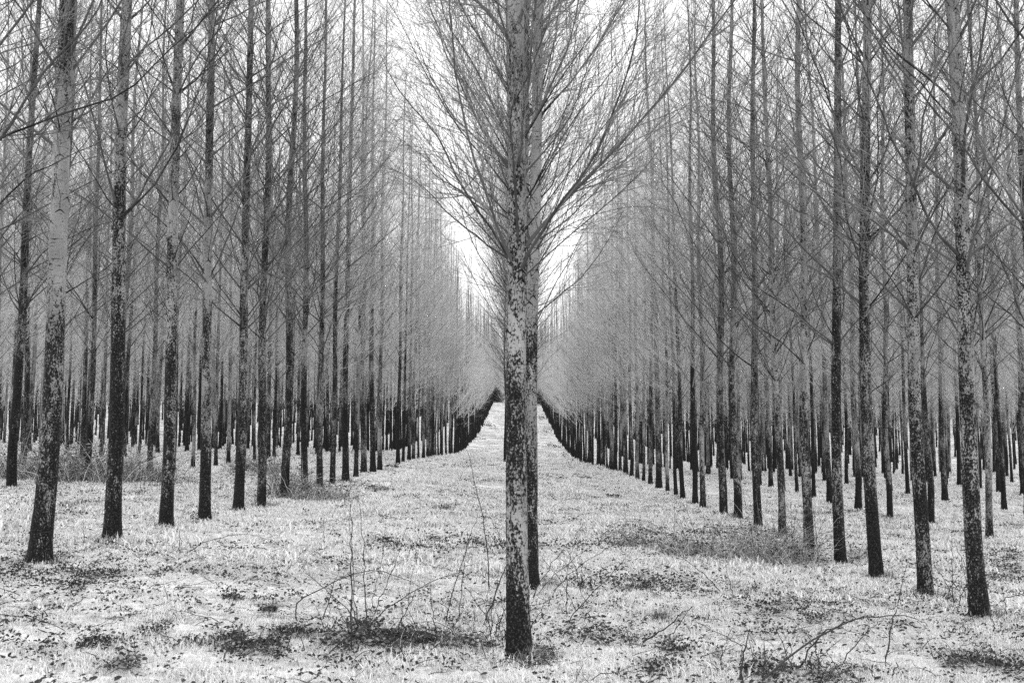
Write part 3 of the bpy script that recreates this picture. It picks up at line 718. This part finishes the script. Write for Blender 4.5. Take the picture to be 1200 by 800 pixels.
# ------------------------------------------------------------------ single stalks and canes
ST = [
    ([(412, 764), (411, 700), (411, 640), (411, 590)], .006, 'tallest upright dry stalk in the left foreground'),
    ([(429, 740), (428, 700), (426, 640), (421, 590)], .005, 'upright dry stalk right of the tallest foreground stalk'),
    ([(419, 727), (415, 690), (412, 640), (409, 604)], .004, 'thin stalk crossing close behind the tallest foreground stalk'),
    ([(377, 725), (384, 705), (391, 687), (401, 655)], .005, 'short leaning stalk left of the tallest foreground stalk'),
    ([(385, 727), (386, 712), (392, 690)], .003, 'short thin twig beside the short leaning stalk'),
    ([(351, 731), (346, 718), (342, 707), (372, 690), (405, 675), (436, 661), (462, 671), (485, 683), (502, 694)], .005, 'bent cane making a low arch across the left foreground'),
    ([(434, 722), (438, 700), (445, 665), (452, 615)], .003, 'thin leaning stalk third from the tallest foreground stalk'),
    ([(437, 720), (450, 690), (465, 657), (478, 612)], .004, 'dark stalk slanting right between the upright stalks and the trunk'),
    ([(476, 716), (480, 690), (487, 652), (491, 610)], .003, 'thin pale stalk halfway between upright stalks and the trunk'),
    ([(377, 769), (400, 750), (430, 732), (460, 708), (490, 687), (515, 677), (535, 672)], .005, 'long low cane rising rightward from the foreground brambles'),
    ([(521, 732), (530, 695), (546, 640), (560, 600)], .005, 'stalk leaning right, second to the left of the central trunk'),
    ([(537, 727), (540, 690), (545, 655), (548, 622)], .004, 'straight thin stalk left of the central trunk'),
    ([(562, 737), (577, 705), (590, 670), (597, 648)], .007, 'thick dark stalk leaning onto the central trunk from the left'),
    ([(575, 692), (573, 655), (567, 615), (556, 560), (547, 527)], .006, 'tall dark stalk reaching up to the far end of the ride'),
    ([(592, 640), (583, 622), (570, 600)], .005, 'short dark twig leaning against the left of the central trunk'),
    ([(573, 760), (577, 715), (586, 660)], .004, 'thin stalk almost touching the central trunk on its left'),
    ([(500, 716), (540, 712), (575, 706), (592, 704)], .005, 'dark stick lying low from the leaves to the central trunk'),
    ([(621, 702), (635, 678), (655, 650), (685, 613)], .005, 'dark stalk slanting right from behind the central trunk'),
    ([(627, 697), (645, 678), (675, 652), (700, 636)], .004, 'lower stalk slanting right from behind the central trunk'),
    ([(664, 722), (664, 690), (667, 655), (672, 640)], .004, 'upright thin stalk right of the central trunk'),
    ([(666, 730), (672, 717), (700, 688), (726, 661), (738, 648)], .005, 'long dark cane leaning right in the middle foreground'),
    ([(675, 685), (695, 672), (715, 661), (732, 659)], .004, 'short cane ending beside the long leaning cane tip'),
    ([(640, 600), (655, 586), (680, 581), (705, 598), (712, 610)], .004, 'fine hooped cane on the ride right of the central trunk'),
    ([(745, 757), (775, 738), (812, 710)], .007, 'thick stick slanting up right of the spiky tussock'),
    ([(776, 762), (790, 738), (811, 710)], .005, 'thinner stick meeting the thick stick at its tip'),
    ([(812, 711), (835, 722), (868, 735)], .003, 'fine twig trailing right from the tip of the two sticks'),
    ([(861, 702), (855, 680), (846, 650)], .004, 'lone thin stalk leaning left below the bramble patch'),
    ([(849, 697), (833, 680), (817, 665), (795, 650)], .005, 'dark cane slanting left below the bramble patch'),
    ([(892, 767), (872, 757), (857, 749), (817, 729)], .005, 'dark cane lying towards the two sticks'),
    ([(867, 803), (871, 775), (877, 741)], .008, 'thick upright broken stick at the bottom edge'),
    ([(894, 792), (895, 770), (896, 747)], .006, 'shorter upright stick beside the thick broken stick'),
    ([(876, 806), (900, 787), (925, 770), (952, 748), (975, 735), (1000, 725), (1020, 721), (1050, 719), (1075, 725)], .0075, 'thick cane arching across the lower right foreground'),
    ([(930, 790), (950, 757), (966, 740), (985, 730), (1010, 724)], .006, 'thinner cane running beneath the thick arching cane'),
    ([(1035, 788), (1042, 745), (1050, 711), (1063, 661)], .006, 'tall straight stalk crossing the end of the arching cane'),
    ([(1045, 800), (1048, 788), (1051, 776)], .008, 'short dark stump of stick beside the tall straight stalk'),
    ([(1075, 689), (1062, 688), (1050, 691), (1029, 699)], .004, 'low hoop of cane left of the second right row trunk'),
    ([(1117, 713), (1116, 671), (1116, 640), (1115, 618)], .004, 'upright pale stalk between the two front right row trunks'),
    ([(1107, 702), (1115, 686), (1127, 671)], .005, 'short leaning stalk left of the pale upright stalk'),
    ([(1121, 717), (1126, 695), (1136, 680)], .005, 'curved stalk just left of the foremost right trunk'),
    ([(1135, 671), (1128, 655), (1121, 640), (1116, 630)], .004, 'stalk leaning left against the foremost right trunk'),
    ([(1160, 717), (1170, 706), (1180, 700), (1200, 694), (1215, 693)], .006, 'cane arching right from the foremost right trunk'),
    ([(1169, 738), (1163, 727), (1158, 717)], .005, 'short stick right of the foremost right trunk foot'),
    ([(1182, 730), (1178, 708), (1173, 688)], .005, 'bent stalk near the right edge under the arching cane'),
    ([(210, 652), (210, 635), (211, 619)], .006, 'short upright stalk below the third left row trunk'),
    ([(211, 651), (228, 641), (245, 632), (275, 626), (290, 625)], .005, 'low cane arching right from the short upright stalk'),
    ([(235, 652), (228, 643), (220, 635)], .005, 'leaning twig crossing the low cane in the left grass'),
    ([(97, 643), (98, 625), (98, 608)], .004, 'small upright stalk between the first two left row trunks'),
    ([(157, 631), (160, 620), (164, 611)], .004, 'small forked twig right of the second left row trunk'),
    ([(253, 603), (285, 603), (322, 608)], .006, 'fallen stick lying by the fifth left row trunk'),
    ([(380, 641), (379, 620), (381, 602)], .004, 'lone upright stalk below the left row brambles'),
    ([(262, 778), (266, 762), (261, 745)], .006, 'crooked twig at the left end of the foreground brambles'),
    ([(498, 742), (530, 752), (556, 768)], .006, 'short stick sunk in the leaves left of the central trunk'),
]
for (cx, cy, wx, wy, n, lb, gp) in [(585, 745, 75, 14, 16, 'fine dry stalk in the leaves around the central poplar foot', 'fine stalks at the central poplar foot'),
                                (430, 745, 60, 14, 10, 'fine dry stalk among the leaves below the upright stalks', 'fine stalks in the left foreground leaves'),
                                (680, 700, 55, 25, 9, 'fine leaning stalk on the grass right of the central poplar', 'fine stalks right of the central poplar'),
                                (930, 785, 70, 10, 12, 'fine dry stalk under the long arching cane', 'fine stalks under the arching cane'),
                                (1130, 705, 45, 16, 12, 'fine dry stalk around the foremost right row trunk', 'fine stalks by the foremost right trunk'),
                                (870, 655, 60, 5, 9, 'fine bare cane rising from the right row bramble patch', 'fine canes of the right bramble patch')]:
    for _ in range(n):
        x = cx + random.gauss(0, wx * .55); y = cy + random.gauss(0, wy * .5); h = random.uniform(25, 75); l = random.gauss(0, .45)
        bend = random.gauss(0, .12)
        ST.append(([(x, y), (x + h * l * .5, y - h * .5), (x + h * (l + bend), y - h * .95)], random.uniform(.003, .0048), (lb, gp)))
def wpts(pts):
    b = hit(*pts[0]); D = b[1]; out = []
    for i, (px, py) in enumerate(pts):
        q = at_depth(px, py, D + .10 * i); g_ = float(G(q[0], q[1])) + .012
        if i and q[2] < g_: q[2] = g_
        out.append(q)
    out[0][2] -= .03
    q = np.array(out); s = np.linspace(0, 1, len(q)); s2 = np.linspace(0, 1, 14)
    q2 = np.stack([np.interp(s2, s, q[:, c]) for c in range(3)], 1)
    for _ in range(2): q2[1:-1] = q2[1:-1] * .5 + (q2[:-2] + q2[2:]) * .25
    return b, q2
for j, (pts, r, lb) in enumerate(ST):
    lb, gp = lb if isinstance(lb, tuple) else (lb, None)
    r *= 1.35; b, q = wpts(pts); g = np.random.default_rng(900 + j)
    nm = 'bramble_cane' if 'cane' in lb else 'fallen_stick' if 'stick' in lb else 'dry_stalk'
    q[1:-1] += g.normal(size=(12, 3)) * .008
    q -= b
    mb = MB(); tubes(mb, q, np.linspace(r, r * .35, 14), 5)
    L = np.linalg.norm(np.diff(q, axis=0), axis=1).sum()
    if L > .5:
        P_, R_, _, _ = spawn(q[None], np.linspace(r, r * .35, 14)[None], np.array([0]), 5.0, .25, .97, (25, 60), lambda s, l: .05 + .09 * l, 5, .5, .0014, g, up=.1, wig=.15)
        tubes(mb, P_, R_, 3)
        for i in g.choice(np.arange(3, 13), 6):                # withered leaves and seed heads still hanging on
            s_ = .012 * g.uniform(.7, 1.6); c = q[i]
            qq = Matrix.Rotation(g.uniform(0, 6.28), 3, 'Z') @ Matrix.Rotation(g.normal(), 3, 'X')
            mb.add(np.array([list(qq @ Vector(k_) * s_) for k_ in ((-1, 0, 0), (0, .5, .4), (1, 0, 0), (0, -.5, .4))]) + c, [(0, 1, 2), (0, 2, 3)])
    o = link(nm, mb.mesh(nm, M_stalk), None, b); o['label'] = lb
    if gp: o['group'] = gp
    o['category'] = {'bramble_cane': 'cane', 'fallen_stick': 'stick'}.get(nm, 'stalk')

# ------------------------------------------------------------------ dark shrubs closing the far end of the ride
for i, (x, y, h, lb) in enumerate([(-5.2, 236, 3.6, 'dark shrub closing the far end of the ride on its left'),
                                   (-1.8, 239, 3.0, 'dark shrub at the far end of the ride, left of the trunk'),
                                   (2.6, 238, 3.2, 'dark shrub at the far end of the ride, right of the trunk'),
                                   (5.8, 235, 4.0, 'tallest dark shrub closing the far end of the ride on its right')]):
    g = np.random.default_rng(60 + i); n = 900
    t = empty('shrub', (x, y, float(G(x, y)) - .1), lb, 'shrub', 'dark shrubs at the far end of the ride')
    mb = MB(); c = g.normal(size=(n, 3)); c /= np.linalg.norm(c, axis=1, keepdims=True); c *= (g.random(n) ** .4)[:, None] * np.array([1.9, 1.5, h * .5]) * (1 + .35 * vnoise(c[:, 0] * 2 + i, c[:, 2] * 2))[:, None]
    c[:, 2] += h * .52
    for p in c:
        q = Matrix.Rotation(g.uniform(0, 6.28), 3, 'Z') @ Matrix.Rotation(g.normal() * 1.2, 3, 'X'); s_ = .16 * g.uniform(.5, 1.4)
        mb.add(np.array([list(q @ Vector(k_) * s_) for k_ in ((-1, 0, 0), (0, .6, .2), (1, 0, 0), (0, -.6, .2))]) + p, [(0, 1, 2), (0, 2, 3)])
    link('foliage', mb.mesh('foliage', M_shrub, False), t)
    mb = MB()
    for _ in range(6):
        a = g.uniform(0, 6.28); tubes(mb, np.array([(0, 0, -.1), (math.cos(a) * .4, math.sin(a) * .4, h * .4), (math.cos(a) * .8, math.sin(a) * .8, h * .8)]), np.array([.05, .035, .01]), 4)
    link('stems', mb.mesh('stems', M_stalk), t)

print('unique tris', sum(len(m.polygons) for m in bpy.data.meshes))
